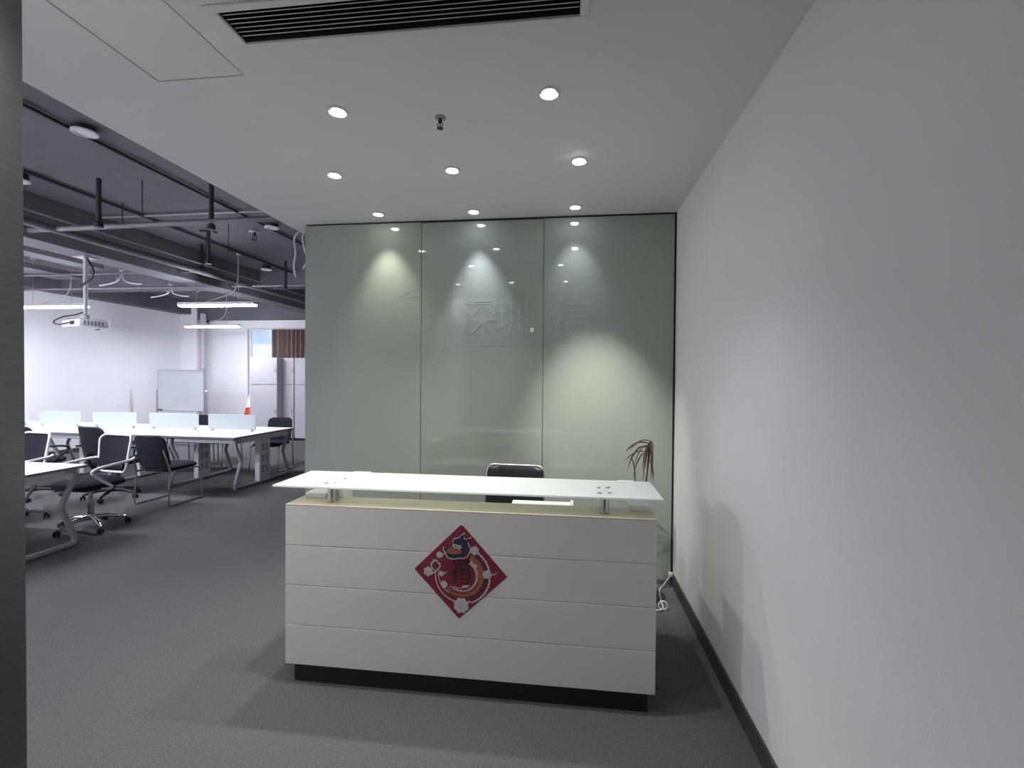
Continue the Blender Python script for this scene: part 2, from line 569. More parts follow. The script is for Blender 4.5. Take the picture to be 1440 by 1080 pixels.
def text_mesh(body, size, depth, name, mat, parent, mtx, bold=0.0):
    c = bpy.data.curves.new(name, 'FONT')
    c.body = body
    c.size = size
    c.extrude = depth / 2
    c.offset = bold
    c.align_x = 'CENTER'
    c.align_y = 'CENTER'
    t = bpy.data.objects.new(name, c)
    COL.objects.link(t)
    dg = bpy.context.evaluated_depsgraph_get()
    me = bpy.data.meshes.new_from_object(t.evaluated_get(dg))
    bpy.data.objects.remove(t)
    me.transform(mtx)
    me.materials.clear()
    me.materials.append(mat)
    o = bpy.data.objects.new(name, me)
    COL.objects.link(o)
    o.parent = parent
    return o


RX = Matrix.Rotation(PI / 2, 4, 'X')
text_mesh('\u798f', .122, .0006, 'character', M['ink_black'], poster, Matrix.Translation(((562 - 560) * K, -.0032, (545 - 552) * K)) @ RX @ Matrix.Diagonal((.92, 1.06, 1, 1)), .0013)

# glue marks of a removed sign on the green glass
marks = MB()
for r, a0, a1 in ((.285, 60, 128), (.27, 100, 150), (.29, 20, 52), (.28, 205, 262), (.262, 212, 240), (.285, 268, 330)):
    marks.tube([(-1.21 + r * math.cos(math.radians(a0 + (a1 - a0) * i / 18)), YG - .0008, 2.04 + r * math.sin(math.radians(a0 + (a1 - a0) * i / 18))) for i in range(19)], .0035, 6, squash=(1, .25, 1))
for (x, z, l, w) in ((-1.36, 2.24, .09, .02), (-1.40, 2.19, .06, -.02), (-1.33, 1.80, .16, -.02), (-1.25, 1.78, .1, .03), (-1.1, 1.76, .05, .02)):
    marks.tube([(x, YG - .0008, z), (x + l * .5, YG - .0008, z + w), (x + l, YG - .0008, z + w * .4)], .004, 6, squash=(1, .25, 1))
for (x0, x1, z) in ((-.90, -.42, 2.195), (-.90, -.2, 1.86), (-.15, .02, 1.86), (-.12, .17, 2.2)):
    marks.tube([(x0 + (x1 - x0) * i / 8, YG - .0006, z + random.uniform(-.004, .004)) for i in range(9)], .0028, 6, squash=(1, .25, 1))
mk = marks.build('glue_outline', M['residue'], gw, smooth=60)
for ch, x, z, s in (('\u6df1', -.73, 2.06, .36), ('\u5733', -.45, 2.06, .30), ('\u4fe1', .02, 2.07, .36)):
    text_mesh(ch, s, .0016, 'glue_character', M['residue'], gw, Matrix.Translation((x, YG - .0006, z)) @ RX)
hk = MB().box(-.305, -.275, YG - .006, YG, 1.965, 2.0, .003)
hk.tube([(-.29, YG - .005, 1.972), (-.29, YG - .02, 1.965), (-.29, YG - .022, 1.978)], .004, 8)
tag(hk.build('wall_hook', M['white_plastic'], smooth=40), 'tiny clear adhesive hook on the middle green glass panel', 'hook')

# low white tray standing on the worktop behind the ledge
tr = thing('document_tray', 'low white tray on the worktop just behind the counter ledge', 'tray', (-.14, 2.62, .74))
MB().box(-.18, .175, -.11, .11, 0, .137, .006, seg=2).build('tray_body', M['lacquer_top'], tr)
MB().box(.160, .176, -.11, .11, .137, .149, .003).build('raised_lip', M['lacquer_top'], tr)


# ------------------------------------------------------------------ curved panel for chair backs and seats
def curved_panel(w_bot, w_top, h, thick, curve, nx=12, nz=12, corner=.2, pad=0.0):
    """upright rounded panel, bottom centre at the origin, facing +Y; ends curve forward by `curve`"""
    mb = MB()
    front, back = [], []
    for k in range(nz + 1):
        t = k / nz
        w = (w_bot + (w_top - w_bot) * t) / 2
        e = 0
        d = min(t, 1 - t) * h
        cr = corner * min(w_bot, h)
        if d < cr:
            e = cr - math.sqrt(max(cr * cr - (cr - d) ** 2, 0))
        rf, rb = [], []
        for i in range(nx + 1):
            s = -1 + 2 * i / nx
            x = s * (w - e)
            y = curve * (x / (w_bot / 2)) ** 2
            edge = min(1, 4 * min(1 - abs(s), d / h * 2 + .1))
            th = thick / 2 + pad * edge
            rf.append(mb.bm.verts.new((x, y + th, t * h)))
            rb.append(mb.bm.verts.new((x, y - th, t * h)))
        front.append(rf)
        back.append(rb)
    for k in range(nz):
        for i in range(nx):
            mb.bm.faces.new((front[k][i], front[k][i + 1], front[k + 1][i + 1], front[k + 1][i]))
            mb.bm.faces.new((back[k][i], back[k + 1][i], back[k + 1][i + 1], back[k][i + 1]))
        for i, sgn in ((0, 1), (nx, -1)):
            mb.bm.faces.new((front[k][i], front[k + 1][i], back[k + 1][i], back[k][i]))
    for k in (0, nz):
        for i in range(nx):
            mb.bm.faces.new((front[k][i], front[k][i + 1], back[k][i + 1], back[k][i]))
    return mb


def xform(mb, mtx):
    mb.bm.transform(mtx)
    return mb


def cushion(w, d, t, z, y=0, drop=.02):
    mb = curved_panel(w, w * .94, d, t * .35, 0, 12, 12, .18, t * .32)
    return xform(mb, Matrix.Translation((0, y - d / 2, z)) @ Matrix.Rotation(-PI / 2, 4, 'X'))


def outline_loop(w_bot, w_top, h, curve, cr=.07, n=6):
    """closed rounded-rectangle path in the curved panel's surface"""
    pts = []
    for (sx, tz, a0) in ((1, 0, -90), (1, 1, 0), (-1, 1, 90), (-1, 0, 180)):
        w = (w_top if tz else w_bot) / 2
        cx, cz = sx * (w - cr), (h - cr if tz else cr)
        for i in range(n + 1):
            a = math.radians(a0 + 90 * i / n)
            x, z = cx + cr * math.cos(a), cz + cr * math.sin(a)
            pts.append((x, curve * (x / (w_bot / 2)) ** 2, z))
    return pts


# ------------------------------------------------------------------ chairs
def sled_chair(label, loc, rz):
    t = thing('sled_chair', label, 'chair', loc, rz, 'black chairs on chrome sled frames')
    cushion(.46, .46, .075, .45, .01).build('seat', M['black_fabric'], t, 60)
    lean = Matrix.Translation((0, -.225, .47)) @ Matrix.Rotation(math.radians(12), 4, 'X')
    xform(curved_panel(.45, .42, .40, .018, .035, 12, 12, .16, .006), lean).build('backrest', M['black_fabric'], t, 60)
    for s in (-1, 1):
        path = [(s * .20, -.285, .70), (s * .225, -.27, .60), (s * .238, -.235, .46), (s * .242, -.225, .40), (s * .245, -.245, .06), (s * .245, -.225, .018), (s * .245, -.18, .012),
                (s * .245, .18, .012), (s * .245, .225, .018), (s * .245, .245, .06), (s * .242, .215, .38), (s * .235, .185, .415), (s * .225, .10, .418), (s * .225, -.22, .418)]
        MB().tube(smooth_path(path, 3), .0115, 8).build('sled_leg', M['chrome'], t, 60)
    for yb in (.10, -.16):
        MB().tube([(-.225, yb, .412), (.225, yb, .412)], .010, 8).build('cross_bar', M['chrome'], t, 60)
    return t


def swivel_chair(label, loc, rz, frame, arm, base_mat, kind):
    t = thing('swivel_chair', label, 'chair', loc, rz, 'swivel office chairs')
    cushion(.49, .47, .085, .475, .02).build('seat', M['black_fabric'], t, 60)
    MB().box(-.11, .11, -.10, .12, .40, .438, .01).tube([(.08, .02, .415), (.24, .02, .405)], .006, 6).build('tilt_mechanism', M['black_plastic'], t, 40)
    MB().tube([(0, 0, .09), (0, 0, .26)], .028, 12).tube([(0, 0, .26), (0, 0, .41)], .017, 12).build('gas_column', M['chrome'], t, 40)
    lean = Matrix.Translation((0, -.235, .545)) @ Matrix.Rotation(math.radians(9), 4, 'X')
    bk = xform(curved_panel(.40, .45, .40, .008, .04, 12, 12, .16, .002), lean).build('backrest', M['black_fabric'], t, 60)
    xform(MB().tube(outline_loop(.40, .45, .40, .04), .0125, 8, closed=True), lean).build('back_frame', frame, bk, 60)
    xform(curved_panel(.37, .40, .10, .03, .04, 10, 6, .2, .008), lean @ Matrix.Translation((0, .012, .04))).build('lumbar_pad', M['black_fabric'], bk, 60)
    MB().tube(smooth_path([(0, -.05, .41), (0, -.20, .42), (0, -.262, .50), (0, -.268, .62)], 4), .02, 8).build('back_bracket', M['black_plastic'], t, 60)
    for s in (-1, 1):
        MB().tube(smooth_path([(s * .215, -.275, .70), (s * .27, -.20, .69), (s * .285, -.02, .675), (s * .285, .13, .655), (s * .282, .17, .615), (s * .27, .08, .53),
                               (s * .245, -.03, .45), (s * .20, -.04, .425), (s * .10, -.03, .42)], 4), .0145, 8).build('armrest', arm, t, 60)
    bs = MB()
    for i in range(5):
        a = 2 * PI * i / 5 + .3
        c, s = math.cos(a), math.sin(a)
        bs.tube([(.02 * c, .02 * s, .115), (.14 * c, .14 * s, .112), (.27 * c, .27 * s, .078), (.295 * c, .295 * s, .066)], [.026, .021, .015, .012], 8)
    bs.lathe([(0, .09), (.036, .09), (.036, .14), (.028, .15), (0, .15)], n=16)
    bs.build('star_base', base_mat, t, 50)
    for i in range(5):
        a = 2 * PI * i / 5 + .3
        c, s = math.cos(a), math.sin(a)
        w = MB()
        R = Matrix.Translation((.295 * c, .295 * s, .029)) @ Matrix.Rotation(a + .6 * i, 4, 'Z') @ Matrix.Rotation(PI / 2, 4, 'X')
        for q in (-.016, .016):
            w.lathe([(0, q - .009), (.022, q - .009), (.029, q - .005), (.029, q + .005), (.022, q + .009), (0, q + .009)], n=14, mat=R)
        w.tube([(.295 * c, .295 * s, .03), (.295 * c, .295 * s, .075)], .007, 8)
        w.build('caster', M['black_plastic'], t, 40)
    return t


def rot(deg):
    return math.radians(deg)


sled = sled_chair('black sled-framed chair in the aisle facing the bench, beside a white swivel chair', (-5.02, 5.33, 0), rot(-3))
again(sled, 'black sled-framed chair on the far side of the bench, at its right end', (-5.03, 7.40, 0), rot(184))
again(sled, 'black sled-framed chair behind the bench, seen under the tabletop between leg frames', (-6.15, 7.58, 0), rot(178))

white_ch = swivel_chair('white framed mesh swivel chair turned sideways in the aisle, nearest the camera', (-4.93, 4.27, 0), rot(172), M['white_plastic'], M['white_plastic'], M['chrome'], 'w')
again(white_ch, 'white framed mesh swivel chair tucked at the near desk, cut by the steel door frame', (-5.95, 4.28, 0), rot(172))
black_ch = swivel_chair('black mesh swivel chair pushed to the bench, left of the black sled chair', (-5.86, 5.36, 0), rot(-12), M['black_plastic'], M['black_plastic'], M['black_plastic'], 'b')
again(black_ch, 'black swivel armchair at the bench, leftmost in view, behind the white chair', (-6.86, 5.22, 0), rot(6))
again(sled, 'black sled-framed chair beyond the bench, its back showing between two frosted screens', (-6.74, 7.62, 0), rot(182))

# receptionist's chair
rc = thing('reception_chair', 'black padded chair with a rounded back behind the reception counter', 'chair', (-.40, 3.18, 0), rot(176))
cushion(.50, .48, .10, .49, .02).build('seat', M['leather'], rc, 60)
lean = Matrix.Translation((0, -.23, .56)) @ Matrix.Rotation(math.radians(6), 4, 'X')
rb = xform(curved_panel(.44, .42, .385, .03, .03, 14, 14, .12, .02), lean).build('backrest', M['leather'], rc, 60)
xform(MB().tube(outline_loop(.445, .425, .39, .03, .05), .007, 8, closed=True), lean).build('back_rim', M['steel'], rb, 60)
MB().tube([(0, 0, .09), (0, 0, .26)], .028, 12).tube([(0, 0, .26), (0, 0, .45)], .017, 12).build('gas_column', M['chrome'], rc, 40)
MB().tube(smooth_path([(0, -.02, .45), (0, -.20, .44), (0, -.27, .52), (0, -.27, .66)], 4), .02, 8).build('back_bracket', M['black_plastic'], rc, 60)
for s in (-1, 1):
    MB().tube(smooth_path([(s * .2, -.04, .45), (s * .28, -.04, .46), (s * .285, -.06, .62), (s * .285, .0, .67), (s * .285, .16, .66)], 4), .015, 8).build('armrest', M['black_plastic'], rc, 60)
bs = MB()
for i in range(5):
    a = 2 * PI * i / 5
    c, s = math.cos(a), math.sin(a)
    bs.tube([(.02 * c, .02 * s, .115), (.14 * c, .14 * s, .108), (.26 * c, .26 * s, .072)], [.026, .02, .012], 8)
bs.build('star_base', M['chrome'], rc, 50)
for i in range(5):
    a = 2 * PI * i / 5
    w = MB().lathe([(0, -.02), (.022, -.02), (.029, -.014), (.029, .014), (.022, .02), (0, .02)], n=14,
                   mat=Matrix.Translation((.265 * math.cos(a), .265 * math.sin(a), .029)) @ Matrix.Rotation(a, 4, 'Z') @ Matrix.Rotation(PI / 2, 4, 'X'))
    w.tube([(.265 * math.cos(a), .265 * math.sin(a), .03), (.262 * math.cos(a), .262 * math.sin(a), .07)], .007, 8)
    w.build('caster', M['black_plastic'], rc, 40)

# dried plant in a pot on a wheeled stand
pl = thing('dried_plant', 'withered brown plant with drooping leaves behind the right end of the counter', 'plant', (.535, 3.42, 0))
MB().lathe([(0, .075), (.075, .075), (.094, .36), (.102, .36), (.102, .385), (.092, .385), (.088, .35), (0, .35)], n=24).build('pot', M['pot'], pl, 40)
MB().lathe([(0, .345), (.089, .345), (.085, .36), (.05, .37), (0, .368)], n=20).build('soil', M['soil'], pl, 50)
MB().lathe([(0, .058), (.098, .058), (.102, .066), (.098, .075), (0, .075)], n=24).build('wheeled_stand', M['black_plastic'], pl, 40)
for i in range(4):
    a = PI / 2 * i + .25
    w = MB().lathe([(0, -.014), (.020, -.014), (.028, -.008), (.028, .008), (.020, .014), (0, .014)], n=14,
                   mat=Matrix.Translation((.075 * math.cos(a), .075 * math.sin(a), .028)) @ Matrix.Rotation(.9, 4, 'Z') @ Matrix.Rotation(PI / 2, 4, 'X'))
    w.tube([(.075 * math.cos(a), .075 * math.sin(a), .03), (.075 * math.cos(a), .075 * math.sin(a), .06)], .007, 8)
    w.build('caster', M['chrome'], pl, 40)
stem_path = smooth_path([(0, 0, .36), (.005, .01, .6), (.03, 0, .9), (.05, -.01, 1.07), (.066, 0, 1.15)], 5)
MB().tube(stem_path, [.007 - .004 * i / len(stem_path) for i in range(len(stem_path))], 8).build('stem', M['dry'], pl, 60)
MB().tube(smooth_path([(-.03, 0, .36), (-.04, .01, .7), (-.05, .01, .88), (-.057, .01, .97), (-.078, .01, 1.03)], 5), .0045, 8).build('stem', M['dry'], pl, 60)
random.seed(21)
leafs = [(.06, 1.175, .050, .93), (.06, 1.175, .022, .98), (.06, 1.17, .0, .92), (.06, 1.165, .068, .95), (.055, 1.15, .03, .90), (.06, 1.17, -.01, .99),
         (.055, 1.16, .04, .97), (.05, 1.12, .012, .91), (.06, 1.178, -.085, 1.12), (.055, 1.16, -.105, 1.09), (.05, 1.13, -.09, .98),
         (.05, 1.14, -.06, 1.02), (.05, 1.10, -.115, 1.04), (.045, 1.08, -.05, .93), (.06, 1.17, .06, 1.0), (.04, 1.05, .065, .92)]
for (x0, z0, x1, z1) in leafs:
    x0, x1, z0, z1 = x0 * 1.06, x1 * 1.06, 1.6 - (1.6 - z0) * 1.062, 1.6 - (1.6 - z1) * 1.062
    dy = random.uniform(-.06, .06)
    wid = random.uniform(.004, .0075)
    far = abs(x1 - x0)
    path = smooth_path([(x0, 0, z0), (x0 + (x1 - x0) * .45, dy * .5, z0 + .012 - (z0 - z1) * .12 * (1 if far < .08 else .3)),
                        (x0 + (x1 - x0) * .85, dy * .9, z0 - (z0 - z1) * .5), (x1, dy, z1)], 5)
    n = len(path)
    MB().tube(path, [max(.0012, wid * math.sin(PI * (.12 + .86 * i / (n - 1)))) for i in range(n)], 6, squash=(1, .5, 1)).build('leaf', M['dry'], pl, 60)

cord = MB().tube(smooth_path([(.80, 3.69, .09), (.74, 3.66, .02), (.70, 3.60, .006), (.675, 3.42, .008), (.665, 3.30, .012), (.60, 3.27, .006), (.45, 3.24, .006)], 6), .005, 8)
cord.box(.785, .815, 3.675, 3.708, .07, .105, .003)
cord.tube([(.665 + .03 * math.cos(2 * PI * i / 14), 3.30, .032 + .03 * math.sin(2 * PI * i / 14)) for i in range(14)], .005, 8, closed=True)
tag(cord.build('power_cord', M['white_plastic'], smooth=60), 'white power cord on the carpet in the corner by the right wall', 'cord')


# ------------------------------------------------------------------ workstation benches
def bench(name, label, x_end, y0, depth, units, pitch, rz, screens, slot_first=True):
    t = thing(name, label, 'desk', (x_end, y0, 0), rz)
    L = units * pitch
    mid = depth / 2
    for u in range(units):
        a, b = -(u + 1) * pitch, -u * pitch
        for (c, d) in ((0, mid - .004), (mid + .004, depth)):
            tp = MB().box(a + .0012, b - .0012, c, d, .725, .75, .0015).build('tabletop', M['desk_white'], t)
            MB().box(a + .0012, b - .0012, (c - .0014) if c == 0 else d, c if c == 0 else d + .0014, .7255, .7485).build('edge_band', M['edge_grey'], tp)
        for c in (mid - .11, mid + .11):
            MB().lathe([(0, .75), (.035, .75), (.035, .753), (.027, .754), (0, .7535)], (a + b) / 2 - .48 * pitch + .02 if u < units - 1 else (a + b) / 2, c, 18).build('cable_grommet', M['grey_metal'], t, 40)
        MB().box(a + .06, b - .06, .045, .063, .655, .7245, .002).build('apron', M['grey_metal'], t)
        MB().box(a + .06, b - .06, depth - .063, depth - .045, .655, .7245, .002).build('apron', M['grey_metal'], t)
        if screens:
            s0, s1 = screens[u]
            sc = MB().box(s0, s1, mid - .006, mid + .006, .775, 1.005, .002).build('desk_screen', M['screen'], t)
            for q in (s0 + .07, s1 - .07):
                MB().box(q - .02, q + .02, mid - .02, mid + .02, .75, .80, .003).build('clamp', M['steel'], sc)
    MB().box(-.0012, 0, 0, depth, .7255, .7485).build('edge_band', M['edge_grey'], t)
    for k in range(units + 1):
        x = -.055 - k * (L - .11) / units
        ya, yb = .05, depth - .05
        path = smooth_path([(x, ya + .12, .705), (x, ya + .03, .69), (x, ya + .035, .62), (x, ya + .125, .43), (x, ya + .135, .38), (x, ya + .12, .33), (x, ya + .035, .10), (x, ya + .04, .045), (x, ya + .10, .024),
                            (x, yb - .10, .024), (x, yb - .04, .045), (x, yb - .035, .10), (x, yb - .12, .33), (x, yb - .135, .38), (x, yb - .125, .43), (x, yb - .035, .62), (x, yb - .03, .69), (x, yb - .12, .705)], 3)
        MB().tube(path, .024, 8, squash=(1.1, 1, 1)).build('leg_frame', M['grey_metal'], t, 50)
        MB().box(x - .022, x + .022, .10, depth - .10, .645, .7245, .003).build('end_apron', M['white_metal'], t)
        riser = MB().box(x - .04, x + .04, mid - .13, mid + .10, .03, .645, .003).build('cable_riser', M['white_metal'], t)
        sl = MB()
        for g in range(3):
            for i in range(4):
                for (c0, c1) in ((mid - .085, mid - .03), (mid + .0, mid + .055)):
                    z = .16 + g * .165 + i * .026
                    sl.box(x + .0395, x + .0412, c0, c1, z, z + .011)
                    sl.box(x - .0412, x - .0395, c0, c1, z, z + .011)
        sl.build('vent_slots', M['plinth'], riser)
    return t


bench('workstation_bench', 'long white workstation bench with frosted screens across the office', -4.54, 5.87, 1.30, 5, 1.055, rot(-2.0),
      [(-.99, -.18), (-2.04, -1.16), (-3.09, -2.27), (-4.13, -3.32), (-5.15, -4.35)])
bench('workstation_bench', 'nearer white bench desk at the left edge, cut by the steel door frame', -4.555, 2.56, 1.32, 4, 1.06, rot(-2.0), None)


# ------------------------------------------------------------------ far end of the office
def cabinet(label, x0, x1, y0, ndoors, dp=.33):
    c = thing('storage_cabinet', label, 'cabinet', ((x0 + x1) / 2, y0, 0), 0, 'tall white cabinets under the window')
    w = (x1 - x0) / 2
    MB().box(-w, w, .02, dp, .06, 2.05, .003).build('body', M['cabinet'], c)
    MB().box(-w + .01, w - .01, .04, dp - .02, 0, .06).build('plinth', M['plinth'], c)
    MB().box(-w + .004, w - .004, .012, .0198, 1.3855, 1.3945).build('gap_shade_strip', M['edge_grey'], c)  # dark strip standing in for the shade in the split between doors
    dw = 2 * w / ndoors
    for i in range(ndoors):
        a, b = -w + i * dw + .003, -w + (i + 1) * dw - .003
        for (z0, z1) in ((.065, 1.383), (1.397, 2.045)):
            d = MB().box(a, b, 0, .0195, z0, z1, .002).build('door', M['cabinet'], c)
            hx = b - .04 if i % 2 == 0 else a + .04
            MB().box(hx - .006, hx + .006, -.018, 0, (z0 + z1) / 2 - .05, (z0 + z1) / 2 + .05, .003).build('handle', M['grey_metal'], d)
    return c


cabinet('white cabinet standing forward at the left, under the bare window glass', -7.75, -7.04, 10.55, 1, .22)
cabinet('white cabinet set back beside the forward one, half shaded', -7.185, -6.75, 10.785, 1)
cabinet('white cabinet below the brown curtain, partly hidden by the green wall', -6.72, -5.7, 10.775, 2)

cu = MB()
n = 150
fr, bk = [], []
for i in range(n + 1):
    x = -7.62 + 2.3 * i / n
    y = 11.195 + .048 * math.sin(i * .80) + .012 * math.sin(i * 1.7 + 1)
    fr.append([cu.bm.verts.new((x, y + (.004 if z > 2.7 else 0), z)) for z in (.3, 1.5, 2.5, 2.76, 2.80)])
for i in range(n):
    for j in range(4):
        cu.bm.faces.new((fr[i][j], fr[i + 1][j], fr[i + 1][j + 1], fr[i][j + 1]))
bmesh.ops.solidify(cu.bm, geom=list(cu.bm.faces), thickness=.003)
cr = thing('curtain', 'pleated brown curtain drawn over the right of the far window', 'curtain')
cu.build('cloth', M['curtain'], cr, 80)
MB().tube([(-8.3, 11.20, 2.83), (-5.2, 11.20, 2.83)], .012, 8).build('curtain_rail', M['white_metal'], cr, 60)

wb = thing('whiteboard', 'mobile whiteboard on a steel stand in the far left corner', 'whiteboard', (-8.75, 9.6, 0))
MB().box(-.57, .57, -.012, .012, .80, 1.71, .003).build('board', M['board'], wb)
m = MB()
m.box(-.585, -.57, -.016, .016, .785, 1.725, .002).box(.57, .585, -.016, .016, .785, 1.725, .002)
m.box(-.585, .585, -.016, .016, 1.71, 1.725, .002).box(-.585, .585, -.016, .016, .785, .80, .002)
m.build('board_frame', M['steel'], wb)
MB().box(-.5, .5, -.07, -.016, .785, .797, .002).build('pen_tray', M['grey_metal'], wb)
MB().box(-.53, -.44, -.06, -.03, .797, .825, .004).build('eraser', M['black_plastic'], wb)
for s in (-1, 1):
    MB().tube([(s * .605, 0, .06), (s * .605, 0, 1.28)], .016, 10).build('stand_post', M['grey_metal'], wb, 50)
    MB().tube([(s * .605, -.27, .075), (s * .605, .27, .075)], .016, 10).build('foot', M['grey_metal'], wb, 50)
    MB().lathe([(0, -.02), (.024, -.018), (.03, -.008), (.03, .008), (.024, .018), (0, .02)], n=12, mat=Matrix.Translation((s * .632, 0, 1.24)) @ Matrix.Rotation(PI / 2, 4, 'Y')).build('knob', M['white_plastic'], wb, 50)
    for q in (-.25, .25):
        w = MB().lathe([(0, -.011), (.024, -.011), (.03, -.006), (.03, .006), (.024, .011), (0, .011)], n=12, mat=Matrix.Translation((s * .605, q, .03)) @ Matrix.Rotation(PI / 2, 4, 'Y'))
        w.tube([(s * .605, q, .03), (s * .605, q, .07)], .007, 6)
        w.build('caster', M['black_plastic'], wb, 40)

pp = thing('drain_pipe', 'white vertical drain pipe with collars in the far left corner', 'pipe', (-9.36, 10.97, 0))
MB().tube([(0, 0, 0), (0, 0, 3.19)], .07, 16).build('pipe', M['cabinet'], pp, 50)
for z in (.75, 1.28, 2.4):
    MB().lathe([(.07, z - .03), (.082, z - .028), (.082, z + .028), (.07, z + .03)], n=16).build('collar', M['cabinet'], pp, 40)
pp2 = MB().tube([(-9.52, 11.14, 0), (-9.52, 11.14, .76), (-9.50, 11.12, .82), (-9.44, 11.04, .86)], .035, 12)
tag(pp2.build('branch_pipe', M['cabinet'], smooth=50), 'short thin white pipe joining the tall drain pipe', 'pipe')
jx = MB().box(-9.595, -9.45, 11.15, 11.298, 2.85, 3.045, .006).box(-9.585, -9.46, 11.14, 11.15, 2.87, 3.03, .003)
tag(jx.build('junction_box', M['pipe_dark']), 'small dark box high up against the drain pipe', 'box')

co = thing('traffic_cone', 'orange red cone with a pale band beside the forward white cabinet', 'cone', (-8.06, 10.98, 0))
MB().box(-.19, .19, -.19, .19, 0, .03, .01).build('base', M['red'], co)
MB().lathe([(.165, .03), (.13, .62), (.095, .80)], n=20).build('lower_cone', M['red'], co, 50)
MB().lathe([(.0955, .80), (.0535, 1.02)], n=20).build('pale_band', M['white_plastic'], co, 50)
MB().lathe([(.053, 1.02), (.03, 1.14), (0, 1.14)], n=20).build('tip', M['white_metal'], co, 50)

# ------------------------------------------------------------------ outside the window
fb = thing('building', 'pale blue office building seen through the far window', 'building', (-16, 32, -12))
MB().box(-22, 22, 0, 8, 0, 45).build('facade', M['facade'], fb)
for z in range(1, 43, 3):
    MB().box(-21.5, 21.5, -.06, 0, z, z + 1.7, .02).build('window', M['facade_glass'], fb)

# ------------------------------------------------------------------ office ceiling services
def pipe(name, label, pts, r, mat, cat='pipe', n=10, smooth=60):
    return tag(MB().tube(pts, r, n).build(name, mat, smooth=smooth), label, cat)


pipe('sprinkler_main', 'fat grey sprinkler main running lengthwise beside the big ceiling beam', [(-5.28, 1.2, 3.1), (-5.28, 11.0, 3.1)], .042, M['pipe'], n=14)
pipe('conduit', 'thin conduit running above the fat sprinkler main', [(-5.27, 1.2, 3.21), (-5.27, 11.0, 3.21)], .012, M['conduit'])
pipe('sprinkler_branch', 'long grey branch pipe crossing the office above the aisle', [(-2.42, 4.13, 3.1), (-9.6, 4.36, 3.1)], .026, M['pipe'], n=12)
pipe('sprinkler_branch', 'branch pipe crossing the office above the bench, farthest of the crossing pipes', [(-2.42, 7.24, 3.1), (-9.6, 7.16, 3.1)], .022, M['pipe'], n=12)
pipe('sprinkler_branch', 'thin branch pipe crossing the office between the two larger crossing pipes', [(-5.3, 6.13, 3.1), (-9.6, 6.15, 3.1)], .018, M['pipe'], n=12)
pipe('conduit', 'pale thin conduit crossing the dark slab near the reception ceiling', [(-2.42, 4.95, 3.48), (-6.3, 4.96, 3.48)], .012, M['conduit'])
pipe('conduit', 'dark conduit on the slab close to the reception ceiling edge', [(-3.79, 1.2, 3.478), (-3.79, 8.5, 3.478)], .014, M['pipe_dark'])
pipe('conduit', 'dark conduit on the slab halfway to the big beam', [(-5.02, 1.2, 3.475), (-4.98, 9.5, 3.475)], .016, M['pipe_dark'])

HANG = [((-4.54, 4.02), 3.08, 'thick dark hanger rod on the slab, nearest the door frame'),
        ((-3.47, 4.17), 3.07, 'thick dark hanger rod beside the reception ceiling edge'),
        ((-4.72, 5.62), 3.12, 'thick dark hanger with a square plate above the bench'),
        ((-4.66, 7.21), 3.10, 'thick dark hanger on the farthest crossing pipe'),
        ((-5.28, 6.16), 3.12, 'dark hanger holding the sprinkler main at its branch')]
for (x, y), zb, lab in HANG:
    hg = thing('pipe_hanger', lab, 'hanger', (x, y, 0), 0, 'dark pipe hangers')
    MB().tube([(0, 0, zb), (0, 0, ZS)], .022, 10).build('rod', M['pipe_dark'], hg, 50)
    if 'plate' in lab:
        MB().box(-.09, .09, -.05, .05, ZS - .02, ZS, .003).build('ceiling_plate', M['pipe_dark'], hg)
    MB().lathe([(0, zb - .05), (.036, zb - .05), (.036, zb - .005), (.022, zb + .01), (0, zb + .01)], n=14).build('clamp', M['pipe_dark'], hg, 50)
WIRE = [(-4.15, 4.1, 3.15), (-4.1, 5.2, 3.1), (-3.5, 6.2, 3.05), (-3.4, 7.2, 3.2), (-4.9, 4.6, 3.12)]
RODL = ('thin threaded rod under the slab beside the first crossing pipe, nearest the reception',
        'thin threaded rod under the slab, behind the first crossing pipe',
        'thin threaded rod under the slab beside the reception ceiling edge, middle distance',
        'thin threaded rod under the slab beside the green wall, farthest back',
        'thin threaded rod under the slab close to the fat sprinkler main')
for i, (x, y, z) in enumerate(WIRE):
    w = MB().tube([(x, y, ZS), (x, y, z)], .005, 6)
    tag(w.build('threaded_rod', M['pipe_dark']), RODL[i], 'rod', 'thin threaded rods under the slab')


def duct(label, x0, x1, y0, y1, z0, z1):
    d = thing('cable_tray', label, 'tray', ((x0 + x1) / 2, y0, z0))
    w = (x1 - x0) / 2
    MB().box(-w, w, 0, y1 - y0, 0, .012, .003).box(-w, -w + .01, 0, y1 - y0, .012, z1 - z0).box(w - .01, w, 0, y1 - y0, .012, z1 - z0).build('tray_channel', M['slab_light'], d)
    for k in range(3):
        yy = (y1 - y0) * (k + .5) / 3
        MB().tube([(-w + .02, yy, z1 - z0), (-w + .02, yy, ZS - z0)], .006, 6).tube([(w - .02, yy, z1 - z0), (w - .02, yy, ZS - z0)], .006, 6).build('hanger_rod', M['pipe_dark'], d)


duct('grey cable tray hung beyond the big beam, nearer of two', -7.22, -6.92, 1.4, 6.2, 3.18, 3.26)
duct('grey cable tray hung near the left wall, farther of two', -8.60, -8.08, 1.4, 6.9, 3.2, 3.28)


def round_light(name, label, x, y, z, r, mat, group):
    d = thing(name, label, 'lamp', (x, y, z), 0, group)
    MB().lathe([(r * .72, -.002), (r * .78, -.014), (r, -.010), (r, 0), (r * .72, 0)], n=24).build('trim_ring', M['white_plastic'], d, 40)
    MB().lathe([(0, -.004), (r * .72, -.004)], n=24).build('lens', mat, d)
    return d


